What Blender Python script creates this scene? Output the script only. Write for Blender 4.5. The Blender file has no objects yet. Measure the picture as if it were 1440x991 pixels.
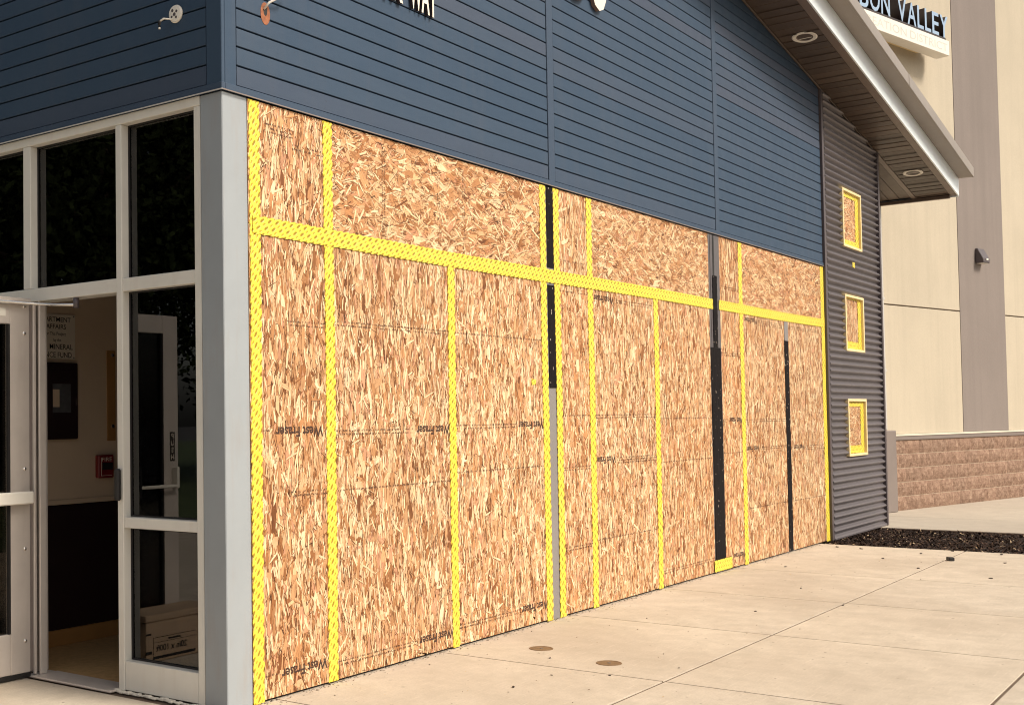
import bpy, bmesh, math, random
import numpy as np
from mathutils import Vector, Matrix
random.seed(7); RNG = np.random.default_rng(7)
S = bpy.context.scene
COL = S.collection
R = math.radians

# ------------------------------------------------------------------ camera
cam = bpy.data.cameras.new("camera"); camo = bpy.data.objects.new("camera", cam); COL.objects.link(camo)
FPX, CX, CY, YAW, PITCH, ROLL = 1696.79, 482.47, 529.9, 0.6698, 0.0350, -0.0133
f = Vector((math.cos(YAW)*math.cos(PITCH), math.sin(YAW)*math.cos(PITCH), math.sin(PITCH)))
r0 = Vector((math.sin(YAW), -math.cos(YAW), 0)); u0 = r0.cross(f)
r1 = r0*math.cos(ROLL) + u0*math.sin(ROLL); u1 = -r0*math.sin(ROLL) + u0*math.cos(ROLL)
m = Matrix.Identity(4)
for i in range(3):
    m[i][0], m[i][1], m[i][2] = r1[i], u1[i], -f[i]
m[0][3], m[1][3], m[2][3] = -4.195, -4.0495, 1.39
camo.matrix_world = m
cam.sensor_fit = 'HORIZONTAL'; cam.sensor_width = 36.0; cam.lens = 36*FPX/1440
cam.shift_x = (720-CX)/1440; cam.shift_y = (CY-495.5)/1440
cam.clip_start = 0.05; cam.clip_end = 2000
S.camera = camo

# ------------------------------------------------------------------ sky, sun, exposure
SUN_DIR = Vector((0.22, -1.0, 0.98)).normalized()          # towards the sun
el = math.asin(SUN_DIR.z); az = math.atan2(SUN_DIR.x, SUN_DIR.y)
W = bpy.data.worlds.new("World"); S.world = W; W.use_nodes = True
nt = W.node_tree; bg = nt.nodes['Background']
sky = nt.nodes.new('ShaderNodeTexSky'); sky.sky_type = 'NISHITA'; sky.sun_disc = False
sky.sun_elevation = el; sky.sun_rotation = az; sky.dust_density = 4.0; sky.air_density = 1.0
hs = nt.nodes.new('ShaderNodeHueSaturation'); hs.inputs['Saturation'].default_value = 0.60
tint = nt.nodes.new('ShaderNodeMix'); tint.data_type = 'RGBA'; tint.blend_type = 'MULTIPLY'
tint.inputs[0].default_value = 1.0; tint.inputs[7].default_value = (1.0, 0.95, 0.87, 1)
nt.links.new(sky.outputs[0], hs.inputs['Color']); nt.links.new(hs.outputs[0], tint.inputs[6])
nt.links.new(tint.outputs[2], bg.inputs['Color']); bg.inputs['Strength'].default_value = 0.115
sl = bpy.data.lights.new("sun", 'SUN'); sl.energy = 2.7; sl.angle = R(15); sl.color = (1.0, 0.91, 0.78)
so = bpy.data.objects.new("sun", sl); COL.objects.link(so)
so.rotation_euler = SUN_DIR.to_track_quat('Z', 'Y').to_euler()
S.view_settings.view_transform = 'Standard'; S.view_settings.look = 'None'
S.view_settings.exposure = 0.42; S.view_settings.gamma = 1.0
S.cycles.filter_width = 1.05

# ------------------------------------------------------------------ node helpers
class NT:
    def __init__(s, name):
        s.m = bpy.data.materials.new(name); s.m.use_nodes = True
        s.t = s.m.node_tree; s.b = s.t.nodes['Principled BSDF']; s.out = s.t.nodes['Material Output']
    def n(s, typ, **kw):
        nd = s.t.nodes.new(typ)
        for k, v in kw.items():
            if k.startswith('i_'):
                nd.inputs[k[2:].replace('_', ' ')].default_value = v
            else: setattr(nd, k, v)
        return nd
    def l(s, a, b): s.t.links.new(a, b)
    def noise(s, vec, scale, detail=4, rough=.55, dist=0):
        nd = s.n('ShaderNodeTexNoise'); nd.inputs['Scale'].default_value = scale
        nd.inputs['Detail'].default_value = detail; nd.inputs['Roughness'].default_value = rough
        nd.inputs['Distortion'].default_value = dist
        if vec is not None: s.l(vec, nd.inputs['Vector'])
        return nd.outputs['Fac']
    def ramp(s, fac, stops):
        nd = s.n('ShaderNodeValToRGB'); e = nd.color_ramp.elements
        while len(e) < len(stops): e.new(0.5)
        for i, (p, c) in enumerate(stops):
            e[i].position = p; e[i].color = c if len(c) == 4 else (*c, 1)
        s.l(fac, nd.inputs[0]); return nd.outputs[0]
    def mix(s, fac, a, b, mode='MIX'):
        nd = s.n('ShaderNodeMix', data_type='RGBA', blend_type=mode)
        for i, v in ((0, fac), (6, a), (7, b)):
            if hasattr(v, 'is_linked') or isinstance(v, bpy.types.NodeSocket): s.l(v, nd.inputs[i])
            elif i == 0: nd.inputs[0].default_value = v
            else: nd.inputs[i].default_value = v if len(v) == 4 else (*v, 1)
        return nd.outputs[2]
    def math(s, op, a, b=None, c=None):
        nd = s.n('ShaderNodeMath', operation=op)
        for i, v in enumerate((a, b, c)):
            if v is None: continue
            if isinstance(v, bpy.types.NodeSocket): s.l(v, nd.inputs[i])
            else: nd.inputs[i].default_value = v
        return nd.outputs[0]
    def coord(s, which='Object', scale=None):
        o = s.n('ShaderNodeTexCoord').outputs[which]
        if scale:
            mp = s.n('ShaderNodeMapping'); mp.inputs['Scale'].default_value = scale
            s.l(o, mp.inputs['Vector']); o = mp.outputs[0]
        return o
    def world(s, scale=None):
        o = s.n('ShaderNodeNewGeometry').outputs['Position']
        if scale:
            mp = s.n('ShaderNodeMapping'); mp.inputs['Scale'].default_value = scale
            s.l(o, mp.inputs['Vector']); o = mp.outputs[0]
        return o
    def bump(s, h, strength=.3, dist=.01):
        nd = s.n('ShaderNodeBump'); nd.inputs['Strength'].default_value = strength
        nd.inputs['Distance'].default_value = dist; s.l(h, nd.inputs['Height'])
        s.l(nd.outputs[0], s.b.inputs['Normal'])
    def set(s, col=None, rough=.6, metal=0., spec=.5):
        if col is not None:
            if isinstance(col, bpy.types.NodeSocket): s.l(col, s.b.inputs['Base Color'])
            else: s.b.inputs['Base Color'].default_value = (*col, 1)
        if isinstance(rough, bpy.types.NodeSocket): s.l(rough, s.b.inputs['Roughness'])
        else: s.b.inputs['Roughness'].default_value = rough
        s.b.inputs['Metallic'].default_value = metal
        s.b.inputs['Specular IOR Level'].default_value = spec
        return s.m

def painted(name, col, rough=.5, var=.12, scale=3, metal=0., bump=.05, rnd=0., spec=.5, dirt=None):
    t = NT(name); w = t.world()
    a = tuple(c*(1-var) for c in col); b = tuple(min(1, c*(1+var)) for c in col)
    c = t.ramp(t.noise(w, scale, 6, .6), [(.3, a), (.7, b)])
    if rnd:
        oi = t.n('ShaderNodeObjectInfo').outputs['Random']
        c = t.mix(1.0, c, t.ramp(oi, [(0, (1-rnd,)*3), (1, (1+rnd*.6,)*3)]), 'MULTIPLY')
    if dirt:
        d = t.noise(t.world((6, 6, .9)), 2.2, 6, .65)
        c = t.mix(t.math('MULTIPLY', t.ramp(d, [(.52, (0, 0, 0)), (.78, (1, 1, 1))]), dirt[1]), c, dirt[0])
    rr = t.math('MULTIPLY_ADD', t.noise(w, scale*6, 3), .2, rough-.1)
    t.set(c, rr, metal, spec)
    if bump: t.bump(t.noise(w, 180, 3), bump, .002)
    return t.m

M = {}
# blue siding paint
def siding_mat():
    t = NT('blue_siding_paint')
    w = t.world()
    c = t.ramp(t.noise(w, 1.3, 5, .6), [(.3, (.025, .053, .098)), (.7, (.036, .065, .110))])
    oi = t.n('ShaderNodeObjectInfo').outputs['Random']
    c = t.mix(.55, c, t.ramp(oi, [(0, (.024, .052, .095)), (.6, (.036, .064, .106)), (1, (.062, .071, .104))]))
    st = t.noise(t.world((1.2, 1.2, .15)), 5, 6, .7)
    c = t.mix(t.math('MULTIPLY', t.ramp(st, [(.5, (0, 0, 0)), (.8, (1, 1, 1))]), .4), c, (.062, .075, .102))
    sp = t.noise(w, 60, 2)
    c = t.mix(t.ramp(sp, [(.71, (0, 0, 0)), (.76, (.5, .5, .5))]), c, (.03, .035, .05))
    t.set(c, t.math('MULTIPLY_ADD', t.noise(w, 9, 4), .2, .45), 0, .36)
    t.bump(t.math('ADD', t.math('MULTIPLY', t.noise(t.world((1, 1, 5)), 90, 3), .10), t.noise(t.world((1, 1, 4)), 1.6, 2)), .35, .012)
    return t.m
M['siding'] = siding_mat()
M['siding_back'] = painted('shaded_blue_gap', (.012, .018, .026), .8)  # siding paint darkened, its colour holds the shade of the board gaps
M['post'] = painted('grey_post_paint', (.305, .335, .36), .42, .06, 2, dirt=((.30, .27, .25), .5))
M['mid_post'] = painted('grey_mid_post', (.22, .205, .20), .45, .06, 2)
M['dark_post'] = painted('dark_weathered_post', (.10, .092, .095), .5, .15, 8)
M['frame'] = painted('ivory_aluminium', (.70, .68, .62), .36, .05, 3, dirt=((.60, .54, .47), .4))
M['alu'] = painted('brushed_aluminium', (.64, .575, .52), .38, .06, 5, metal=.25, dirt=((.50, .43, .38), .4))
M['steel'] = painted('polished_steel', (.75, .72, .68), .22, .03, 8, metal=.9, bump=0)
M['black'] = painted('black_rubber', (.012, .010, .010), .6, .2, 9)
M['soffit'] = painted('brown_soffit', (.088, .060, .043), .45, .10, 2, rnd=.30)
M['soffit_trim'] = painted('taupe_trim', (.15, .108, .085), .4, .06, 2)
M['fascia'] = painted('pale_fascia_metal', (.78, .85, .89), .33, .05, 1.2, metal=.15)
M['drip'] = painted('taupe_roof_edge', (.27, .235, .205), .42, .06, 2)
M['roof'] = painted('roof_metal', (.22, .20, .19), .5)
M['corr'] = painted('mauve_corrugated_steel', (.118, .104, .112), .38, .08, 2, metal=.15, bump=0, dirt=((.10, .085, .085), .4))
M['bronze'] = painted('dark_bronze_trim', (.085, .068, .072), .42, .08, 3)
M['pipe'] = painted('pale_grey_pipe', (.50, .48, .45), .45, .06, 2)
M['taupe'] = painted('taupe_paint', (.20, .165, .15), .5, .08, 2)
M['cream_trim'] = painted('cream_tape_edge', (.78, .62, .34), .5, .08, 10)
M['white'] = painted('white_plastic', (.78, .74, .66), .4, .04, 6)
M['ivory_letter'] = painted('ivory_letter', (.80, .74, .62), .4, .03, 6)
M['dark_return'] = painted('dark_letter_return', (.03, .02, .02), .5)
M['blue_face'] = painted('pale_blue_letter_face', (.30, .42, .58), .35, .05, 5)
M['pale_text'] = painted('pale_grey_lettering', (.60, .58, .52), .5)
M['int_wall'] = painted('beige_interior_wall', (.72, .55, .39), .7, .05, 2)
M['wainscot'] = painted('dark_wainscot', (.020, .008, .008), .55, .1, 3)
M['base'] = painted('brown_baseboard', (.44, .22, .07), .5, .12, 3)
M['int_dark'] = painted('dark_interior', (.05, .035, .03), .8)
M['red'] = painted('red_alarm_plastic', (.22, .015, .015), .4, .06, 8)
M['plaque'] = painted('pale_plaque', (.82, .72, .60), .5, .04, 5)
M['ink'] = painted('dark_print', (.02, .015, .012), .6)
M['card'] = painted('cardboard', (.42, .30, .20), .8, .08, 6)
M['rubber'] = painted('black_block', (.012, .011, .012), .5)
M['caulk'] = painted('white_sealant', (.75, .70, .60), .5, .15, 30, bump=.6)

def interior_floor():
    t = NT('tan_interior_floor'); w = t.world()
    c = t.ramp(t.noise(w, 25, 6, .7), [(.3, (.42, .25, .10)), (.7, (.64, .40, .18))])
    t.set(c, .55); return t.m
M['int_floor'] = interior_floor()

def glass_mat():
    t = NT('dark_window_glass')
    gl = t.n('ShaderNodeBsdfGlossy'); gl.inputs['Roughness'].default_value = 0.005; gl.inputs['Color'].default_value = (1, 1, 1, 1)
    tr = t.n('ShaderNodeBsdfTransparent'); tr.inputs['Color'].default_value = (.66, .62, .58, 1)
    fr = t.n('ShaderNodeFresnel'); fr.inputs['IOR'].default_value = 1.62
    mx = t.n('ShaderNodeMixShader')
    bp = t.n('ShaderNodeBump'); bp.inputs['Strength'].default_value = .02; bp.inputs['Distance'].default_value = .02
    t.l(t.noise(t.world(), 1.2, 1), bp.inputs['Height'])
    t.l(bp.outputs[0], gl.inputs['Normal'])
    t.l(fr.outputs[0], mx.inputs[0]); t.l(tr.outputs[0], mx.inputs[1]); t.l(gl.outputs[0], mx.inputs[2])
    t.l(mx.outputs[0], t.out.inputs['Surface']); return t.m
M['glass'] = glass_mat()

def osb_strand():
    t = NT('osb_wood_strand')
    a = t.n('ShaderNodeAttribute', attribute_name='tone').outputs['Color']
    uv = t.n('ShaderNodeUVMap', uv_map='grain').outputs[0]
    mp = t.n('ShaderNodeMapping'); mp.inputs['Scale'].default_value = (11, 170, 1); t.l(uv, mp.inputs['Vector'])
    g = t.noise(mp.outputs[0], 1.0, 4, .65)
    c = t.mix(1.0, a, t.ramp(g, [(.28, (.52, .40, .30)), (.47, (.98, .97, .96)), (.72, (1.18, 1.17, 1.12))]), 'MULTIPLY')
    mp2 = t.n('ShaderNodeMapping'); mp2.inputs['Scale'].default_value = (9, 60, 1); t.l(uv, mp2.inputs['Vector'])
    g2 = t.noise(mp2.outputs[0], 1.0, 3, .6)
    c = t.mix(t.ramp(g2, [(.58, (0, 0, 0)), (.72, (.55, .55, .55))]), c, (.50, .24, .085))
    t.set(c, .62, 0, .3); t.bump(g, .25, .001); return t.m
M['strand'] = osb_strand()
M['osb_core'] = painted('osb_core', (.30, .15, .06), .8, .3, 40)

def ink_mat():
    t = NT('stamped_ink'); w = t.world()
    t.set((.045, .02, .012), .8)
    n = t.noise(w, 160, 3, .7)
    t.l(t.ramp(n, [(.34, (.35, .35, .35)), (.48, (1, 1, 1))]), t.b.inputs['Alpha']); return t.m
M['stamp'] = ink_mat()
def ink_soft():
    t = NT('faint_stamped_ink'); w = t.world()
    t.set((.055, .022, .012), .8)
    n = t.noise(w, 120, 3, .7)
    t.l(t.ramp(n, [(.38, (.1, .1, .1)), (.56, (.85, .85, .85))]), t.b.inputs['Alpha']); return t.m
M['stamp_faint'] = ink_soft()

def yellow_tape():
    t = NT('yellow_lattice_tape')
    uv = t.n('ShaderNodeUVMap', uv_map='tape').outputs[0]
    sp = t.n('ShaderNodeSeparateXYZ'); t.l(uv, sp.inputs[0])
    nz = t.noise(uv, 40, 2)
    def ovals(cw, ch, su, sv, ou, ov, slant):
        u = t.math('DIVIDE', t.math('ADD', sp.outputs[0], ou), cw)
        col = t.math('FLOOR', u)
        fu = t.math('MULTIPLY', t.math('SUBTRACT', t.math('FRACT', u), .5), cw)
        v = t.math('MULTIPLY_ADD', t.math('ADD', sp.outputs[1], ov), 1/ch, t.math('MULTIPLY', col, .5))
        fv = t.math('MULTIPLY', t.math('SUBTRACT', t.math('FRACT', v), .5), ch)
        du = t.math('SUBTRACT', fu, t.math('MULTIPLY', fv, slant))
        d = t.math('SQRT', t.math('ADD', t.math('POWER', t.math('ABSOLUTE', t.math('DIVIDE', du, su)), 2.0), t.math('POWER', t.math('ABSOLUTE', t.math('DIVIDE', fv, sv)), 2.0)))
        d = t.math('ADD', d, t.math('MULTIPLY', t.math('SUBTRACT', nz, .5), .7))
        return t.ramp(d, [(.55, (1, 1, 1)), (1.0, (0, 0, 0))])
    a = ovals(.037, .056, .0095, .0185, .0185, 0, .50)
    b = ovals(.037, .056, .0065, .0120, 0, .0140, .50)
    mk = t.math('MAXIMUM', a, t.math('MULTIPLY', b, .7))
    base = t.ramp(t.noise(uv, 9, 4, .6), [(.3, (.79, .60, .045)), (.7, (.86, .69, .085))])
    c = t.mix(mk, base, (.34, .215, .008))
    t.set(c, .42, 0, .5)
    h = t.math('SUBTRACT', 1.0, mk); t.bump(h, .7, .004)
    return t.m
M['tape'] = yellow_tape()
def black_tape():
    t = NT('black_plastic_tape'); w = t.world()
    c = t.ramp(t.noise(t.world((3, 3, .35)), 22, 5, .7), [(.35, (.006, .005, .005)), (.66, (.013, .010, .011)), (.82, (.06, .05, .05))])
    sp = t.noise(t.world((1, 1, .5)), 55, 2, .5)
    c = t.mix(t.ramp(sp, [(.71, (0, 0, 0)), (.735, (1, 1, 1))]), c, (.55, .46, .38))
    t.set(c, .75, 0, .10); t.bump(t.noise(t.world((1, 1, .15)), 60, 3), .35, .004); return t.m
M['black_tape'] = black_tape()

def concrete(name, c1, c2, stain):
    t = NT(name); w = t.world()
    big = t.noise(w, .55, 6, .6); mid = t.noise(w, 4.5, 6, .7); fine = t.noise(w, 90, 3, .6)
    c = t.ramp(mid, [(.3, c1), (.7, c2)])
    c = t.mix(t.math('MULTIPLY', t.ramp(big, [(.42, (0, 0, 0)), (.68, (1, 1, 1))]), .6), c, stain)
    oi = t.n('ShaderNodeObjectInfo').outputs['Random']
    c = t.mix(1., c, t.ramp(oi, [(0, (.93, .93, .93)), (1, (1.05, 1.04, 1.02))]), 'MULTIPLY')
    c = t.mix(t.math('MULTIPLY', t.ramp(fine, [(.3, (1, 1, 1)), (.5, (0, 0, 0))]), .35), c, tuple(x*.7 for x in c1))
    brush = t.noise(t.world((2, 24, 1)), 3, 4, .6)
    c = t.mix(t.math('MULTIPLY', t.ramp(brush, [(.56, (0, 0, 0)), (.74, (1, 1, 1))]), .30), c, tuple(min(1, x*1.22) for x in c2))
    sp = t.noise(w, 21, 1)
    c = t.mix(t.math('MULTIPLY', t.ramp(sp, [(.74, (0, 0, 0)), (.77, (1, 1, 1))]), .7), c, tuple(x*.45 for x in c1))
    t.set(c, .75, 0, .3)
    t.bump(t.math('ADD', t.math('MULTIPLY', fine, .5), mid), .25, .004); return t.m
M['concrete'] = concrete('warm_concrete', (.455, .395, .318), (.61, .535, .44), (.375, .312, .245))
M['joint'] = painted('joint_dirt', (.13, .090, .062), .9, .3, 8)
M['concrete2'] = concrete('grey_concrete', (.44, .385, .320), (.53, .47, .39), (.40, .345, .28))

def stucco(name, c, rough=.85):
    t = NT(name); w = t.world()
    a = tuple(x*.93 for x in c); b = tuple(x*1.05 for x in c)
    col = t.ramp(t.noise(w, .8, 6, .65), [(.3, a), (.7, b)])
    st = t.noise(t.world((3, 3, .12)), 2.0, 5, .6)
    col = t.mix(t.math('MULTIPLY', t.ramp(st, [(.46, (0, 0, 0)), (.75, (1, 1, 1))]), .55), col, tuple(x*.84 for x in c))
    g = t.noise(w, 45, 4, .7)
    col = t.mix(1., col, t.ramp(g, [(.3, (.95, .95, .95)), (.7, (1.03, 1.03, 1.03))]), 'MULTIPLY')
    t.set(col, rough, 0, .25); t.bump(g, .35, .006); return t.m
M['stucco'] = stucco('beige_stucco', (.495, .435, .338))
M['stucco_taupe'] = stucco('taupe_stucco', (.235, .20, .182))
M['stucco_joint'] = painted('stucco_joint', (.16, .12, .085), .9)
def split_face():
    t = NT('split_face_block'); w = t.world()
    oi = t.n('ShaderNodeObjectInfo').outputs['Random']
    c = t.ramp(t.noise(w, 14, 6, .75), [(.28, (.17, .100, .070)), (.5, (.30, .195, .140)), (.72, (.45, .32, .235))])
    c = t.mix(1., c, t.ramp(oi, [(0, (.95, .95, .95)), (1, (1.05, 1.03, 1.02))]), 'MULTIPLY')
    t.set(c, .85, 0, .2); t.bump(t.noise(w, 26, 6, .75), .9, .03); return t.m
M['block'] = split_face()
M['mortar'] = painted('pale_mortar', (.48, .38, .29), .9, .08, 12)
M['cap'] = painted('pale_cap', (.62, .57, .47), .6, .05, 3)
def mulch():
    t = NT('dark_bark_mulch'); w = t.world()
    oi = t.n('ShaderNodeAttribute', attribute_name='tone').outputs['Color']
    t.set(oi, .85, 0, .2); t.bump(t.noise(w, 150, 3), .6, .004); return t.m
M['mulch'] = mulch()
M['soil'] = painted('dark_soil', (.030, .018, .013), .95, .4, 30, bump=.8)
M['lawn'] = painted('lawn_green', (.06, .085, .028), .9, .35, 4)
M['asphalt'] = painted('asphalt', (.055, .052, .050), .9, .15, 6)
M['leaf'] = painted('tree_foliage', (.022, .030, .011), .9, .35, 2, spec=.05)
M['bark'] = painted('tree_bark', (.09, .065, .045), .9, .3, 12)
M['disc'] = painted('brown_metal_cover', (.20, .125, .065), .6, .2, 40, metal=.2)
M['rust'] = painted('rust_stain', (.28, .10, .045), .8, .3, 50)
M['picture'] = painted('dim_grey_picture', (.10, .10, .105), .4, .3, 20)
M['lens'] = painted('downlight_lens', (.30, .25, .22), .25)

# ------------------------------------------------------------------ mesh helpers
def tag(o, label=None, cat=None, group=None, kind=None):
    if label: o['label'] = label
    if cat: o['category'] = cat
    if group: o['group'] = group
    if kind: o['kind'] = kind
    return o
def empty(name, label, cat, loc=(0, 0, 0), rz=0., group=None):
    o = bpy.data.objects.new(name, None); COL.objects.link(o); o.location = loc; o.rotation_euler = (0, 0, rz)
    o.empty_display_size = .1
    return tag(o, label, cat, group)
def link(name, me, mat=None, parent=None):
    if mat is not None and not len(me.materials): me.materials.append(mat)
    o = bpy.data.objects.new(name, me); COL.objects.link(o)
    if parent is not None: o.parent = parent
    return o
class MB:
    def __init__(s): s.bm = bmesh.new()
    def box(s, a, b, bev=0.):
        a = Vector(a); b = Vector(b)
        mtx = Matrix.Translation((a+b)/2) @ Matrix.Diagonal((abs(b.x-a.x), abs(b.y-a.y), abs(b.z-a.z), 1))
        g = bmesh.ops.create_cube(s.bm, size=1, matrix=mtx)
        if bev:
            ed = set()
            for v in g['verts']: ed.update(v.link_edges)
            bmesh.ops.bevel(s.bm, geom=list(ed), offset=bev, segments=1, affect='EDGES', profile=.5)
        return s
    def prism(s, poly, off, bev=0.):
        off = Vector(off)
        lo = [s.bm.verts.new(p) for p in poly]; hi = [s.bm.verts.new(Vector(p)+off) for p in poly]
        fs = [s.bm.faces.new(lo), s.bm.faces.new(hi[::-1])]
        n = len(poly)
        for i in range(n): fs.append(s.bm.faces.new((lo[i], hi[i], hi[(i+1) % n], lo[(i+1) % n])))
        bmesh.ops.recalc_face_normals(s.bm, faces=fs)
        if bev:
            ed = set(e for fc in fs for e in fc.edges)
            bmesh.ops.bevel(s.bm, geom=list(ed), offset=bev, segments=1, affect='EDGES')
        return s
    def tube(s, pts, r, seg=10, r2=None):
        pts = [Vector(p) for p in pts]; rings = []
        for i, p in enumerate(pts):
            d = (pts[min(i+1, len(pts)-1)]-pts[max(i-1, 0)]).normalized()
            a = d.cross(Vector((0, 0, 1)));
            if a.length < .05: a = d.cross(Vector((1, 0, 0)))
            a.normalize(); b = d.cross(a)
            rr = r if r2 is None else r+(r2-r)*i/(len(pts)-1)
            rings.append([s.bm.verts.new(p+a*rr*math.cos(k*2*math.pi/seg)+b*rr*math.sin(k*2*math.pi/seg)) for k in range(seg)])
        for i in range(len(rings)-1):
            for k in range(seg): 
                fc = s.bm.faces.new((rings[i][k], rings[i][(k+1) % seg], rings[i+1][(k+1) % seg], rings[i+1][k])); fc.smooth = True
        s.bm.faces.new(rings[0][::-1]); s.bm.faces.new(rings[-1]); return s
    def lathe(s, prof, mtx, seg=28):
        rings = []
        for (r, h) in prof:
            rings.append([s.bm.verts.new(mtx @ Vector((r*math.cos(k*2*math.pi/seg), r*math.sin(k*2*math.pi/seg), h))) for k in range(seg)])
        for i in range(len(rings)-1):
            for k in range(seg):
                s.bm.faces.new((rings[i][k], rings[i][(k+1) % seg], rings[i+1][(k+1) % seg], rings[i+1][k]))
        if prof[-1][0] > 1e-4: s.bm.faces.new(rings[-1])
        return s
    def build(s, name, mat, parent=None, smooth=False):
        bmesh.ops.recalc_face_normals(s.bm, faces=s.bm.faces[:]) if not smooth else None
        me = bpy.data.meshes.new(name); s.bm.to_mesh(me); s.bm.free()
        return link(name, me, mat, parent)
def pb(name, a, b, mat, parent, bev=.002):
    return MB().box(a, b, bev).build(name, M[mat], parent)

_tc = {}
def text_mesh(txt, extrude=0., bold=0., key=None):
    cu = bpy.data.curves.new('t', 'FONT'); cu.body = txt; cu.size = 1.0; cu.extrude = extrude; cu.offset = bold
    cu.resolution_u = 3
    o = bpy.data.objects.new('t', cu); COL.objects.link(o)
    dg = bpy.context.evaluated_depsgraph_get(); dg.update()
    me = bpy.data.meshes.new_from_object(o.evaluated_get(dg))
    bpy.data.objects.remove(o); bpy.data.curves.remove(cu)
    n = len(me.vertices); co = np.empty(n*3, np.float32); me.vertices.foreach_get('co', co); co = co.reshape(-1, 3)
    return me, co
def put_text(me, co, fn):
    """fn maps the flat (x, y, z) array to world/local coordinates"""
    me.vertices.foreach_set('co', fn(co).astype(np.float32).ravel()); me.update(); return me

def rows_mesh(polys, nv, tone=None, uv=None, name='mesh', uvname='grain'):
    """polys: (N, nv, 3) vertex positions of separate flat polygons"""
    N = len(polys); me = bpy.data.meshes.new(name)
    me.vertices.add(N*nv); me.vertices.foreach_set('co', polys.reshape(-1).astype(np.float32))
    me.loops.add(N*nv); me.loops.foreach_set('vertex_index', np.arange(N*nv, dtype=np.int32))
    me.polygons.add(N); me.polygons.foreach_set('loop_start', np.arange(0, N*nv, nv, dtype=np.int32))
    me.polygons.foreach_set('loop_total', np.full(N, nv, dtype=np.int32))
    me.update(calc_edges=True)
    if tone is not None:
        at = me.attributes.new('tone', 'FLOAT_COLOR', 'FACE')
        at.data.foreach_set('color', np.concatenate([tone, np.ones((N, 1))], 1).astype(np.float32).ravel())
    if uv is not None:
        l = me.uv_layers.new(name=uvname); l.data.foreach_set('uv', uv.astype(np.float32).ravel())
    me.validate(); return me

# ------------------------------------------------------------------ ground
ROOF = lambda x: 5.33 - .1586*(x-7.099)          # soffit height along the slope
g = MB().box((-250, -250, -.32), (250, 250, -.30)).build('ground', M['asphalt']); tag(g, kind='structure')
lw = MB().box((-60, 7.1, -.299), (-4.0, 60, -.05)).build('lawn', M['lawn']); tag(lw, kind='structure')
pv = MB().box((-13.5, -9, -.29), (9.10, 7.0, -.006)).build('pavement', M['joint']); tag(pv, kind='structure')
XS = [-13.4, -11.6, -9.8, -8.0, -6.2, -4.6, -3.0, -1.25, .35, 1.82, 3.46, 5.03, 6.61, 9.07]  # first columns are unseen, added to bounce light into the entrance
YS = [-8.6, -7.2, -5.75, -4.3, -2.86, -1.40, .03]
def slab(x0, x1, y0, y1, parent, mat='concrete', z=0., th=.1):
    j, jy = .006, .009
    return MB().box((x0+j, y0+jy, z-th), (x1-j, y1-jy, z), .0015).build('slab', M[mat], parent)
for i in range(len(XS)-1):
    for j in range(len(YS)-1): slab(XS[i], XS[i+1], YS[j], YS[j+1], pv)
for x0, x1 in ((-13.4, -11.6), (-11.6, -9.8), (-9.8, -8.0), (-8.0, -6.2), (-6.2, -4.6), (-4.6, -3.0), (-3.0, -1.45), (-1.45, -.062)):  # outer slabs out of view, added as pale bounce for the doorway
    for y0, y1 in ((.03, 1.53), (1.53, 3.0), (3.0, 4.5), (4.5, 7.0)): slab(x0, x1, y0, y1, pv)
# far walk, beyond the bark bed
fw = MB().box((11.27, -9, -.29), (60, 1.2, -.006)).build('far_walk', M['joint']); tag(fw, kind='structure')
for x0, x1 in ((11.30, 13.05), (13.05, 15.2), (15.2, 17.4), (17.4, 19.8), (19.8, 22.4)):
    for y0, y1 in ((-8.6, -5.0), (-5.0, -1.9), (-1.9, 1.1)): slab(x0, x1, y0, y1, fw, 'concrete2')
# bark bed
bd = MB().prism([(9.075, -9, -.10), (11.295, -9, -.10), (11.295, -.012, -.10), (9.075, -.012, -.10)], (0, 0, .075)).build('bark_bed', M['soil'])
tag(bd, kind='structure')
def chips():
    N = 22000
    cx = RNG.uniform(9.09, 11.28, N); cy = -.02-RNG.uniform(0, 1, N)**1.3*5.5
    L = RNG.uniform(.006, .028, N); Wd = RNG.uniform(.003, .010, N); a = RNG.uniform(0, np.pi, N)
    tx = RNG.normal(0, .45, N); ty = RNG.normal(0, .45, N)
    z = -.024 + RNG.uniform(0, .018, N)
    px = np.array([-1, -.6, 1, .7]); py = np.array([-.7, 1, .8, -1])
    lx = L[:, None]*px; ly = Wd[:, None]*py
    X = cx[:, None]+lx*np.cos(a)[:, None]-ly*np.sin(a)[:, None]
    Y = np.minimum(cy[:, None]+lx*np.sin(a)[:, None]+ly*np.cos(a)[:, None], -.004)
    Z = z[:, None]+lx*np.sin(tx)[:, None]+ly*np.sin(ty)[:, None]
    b = RNG.choice(4, N, p=[.55, .28, .14, .03])
    pal = np.array([(.018, .010, .008), (.045, .025, .017), (.10, .06, .04), (.42, .31, .20)])
    tone = pal[b]*RNG.uniform(.7, 1.3, (N, 1))
    me = rows_mesh(np.stack([X, Y, Z], 2), 4, tone, name='bark_chips')
    o = link('bark_chips', me, M['mulch']); tag(o, 'dark brown bark chips filling the planting bed', 'bark mulch', kind='stuff')
chips()

# ------------------------------------------------------------------ blue building
BLD = empty('blue_building', 'low dark blue sided building with a boarded-up front, glazed side entrance and sloping brown eaves', 'building')
# corner post and core
pb('corner_post', (0, 0, 0), (.178, .150, 2.992), 'post', BLD, .004)
pb('wall_core', (.19, .06, 0.004), (11.56, .12, 2.95), 'siding_back', BLD, 0)
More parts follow.
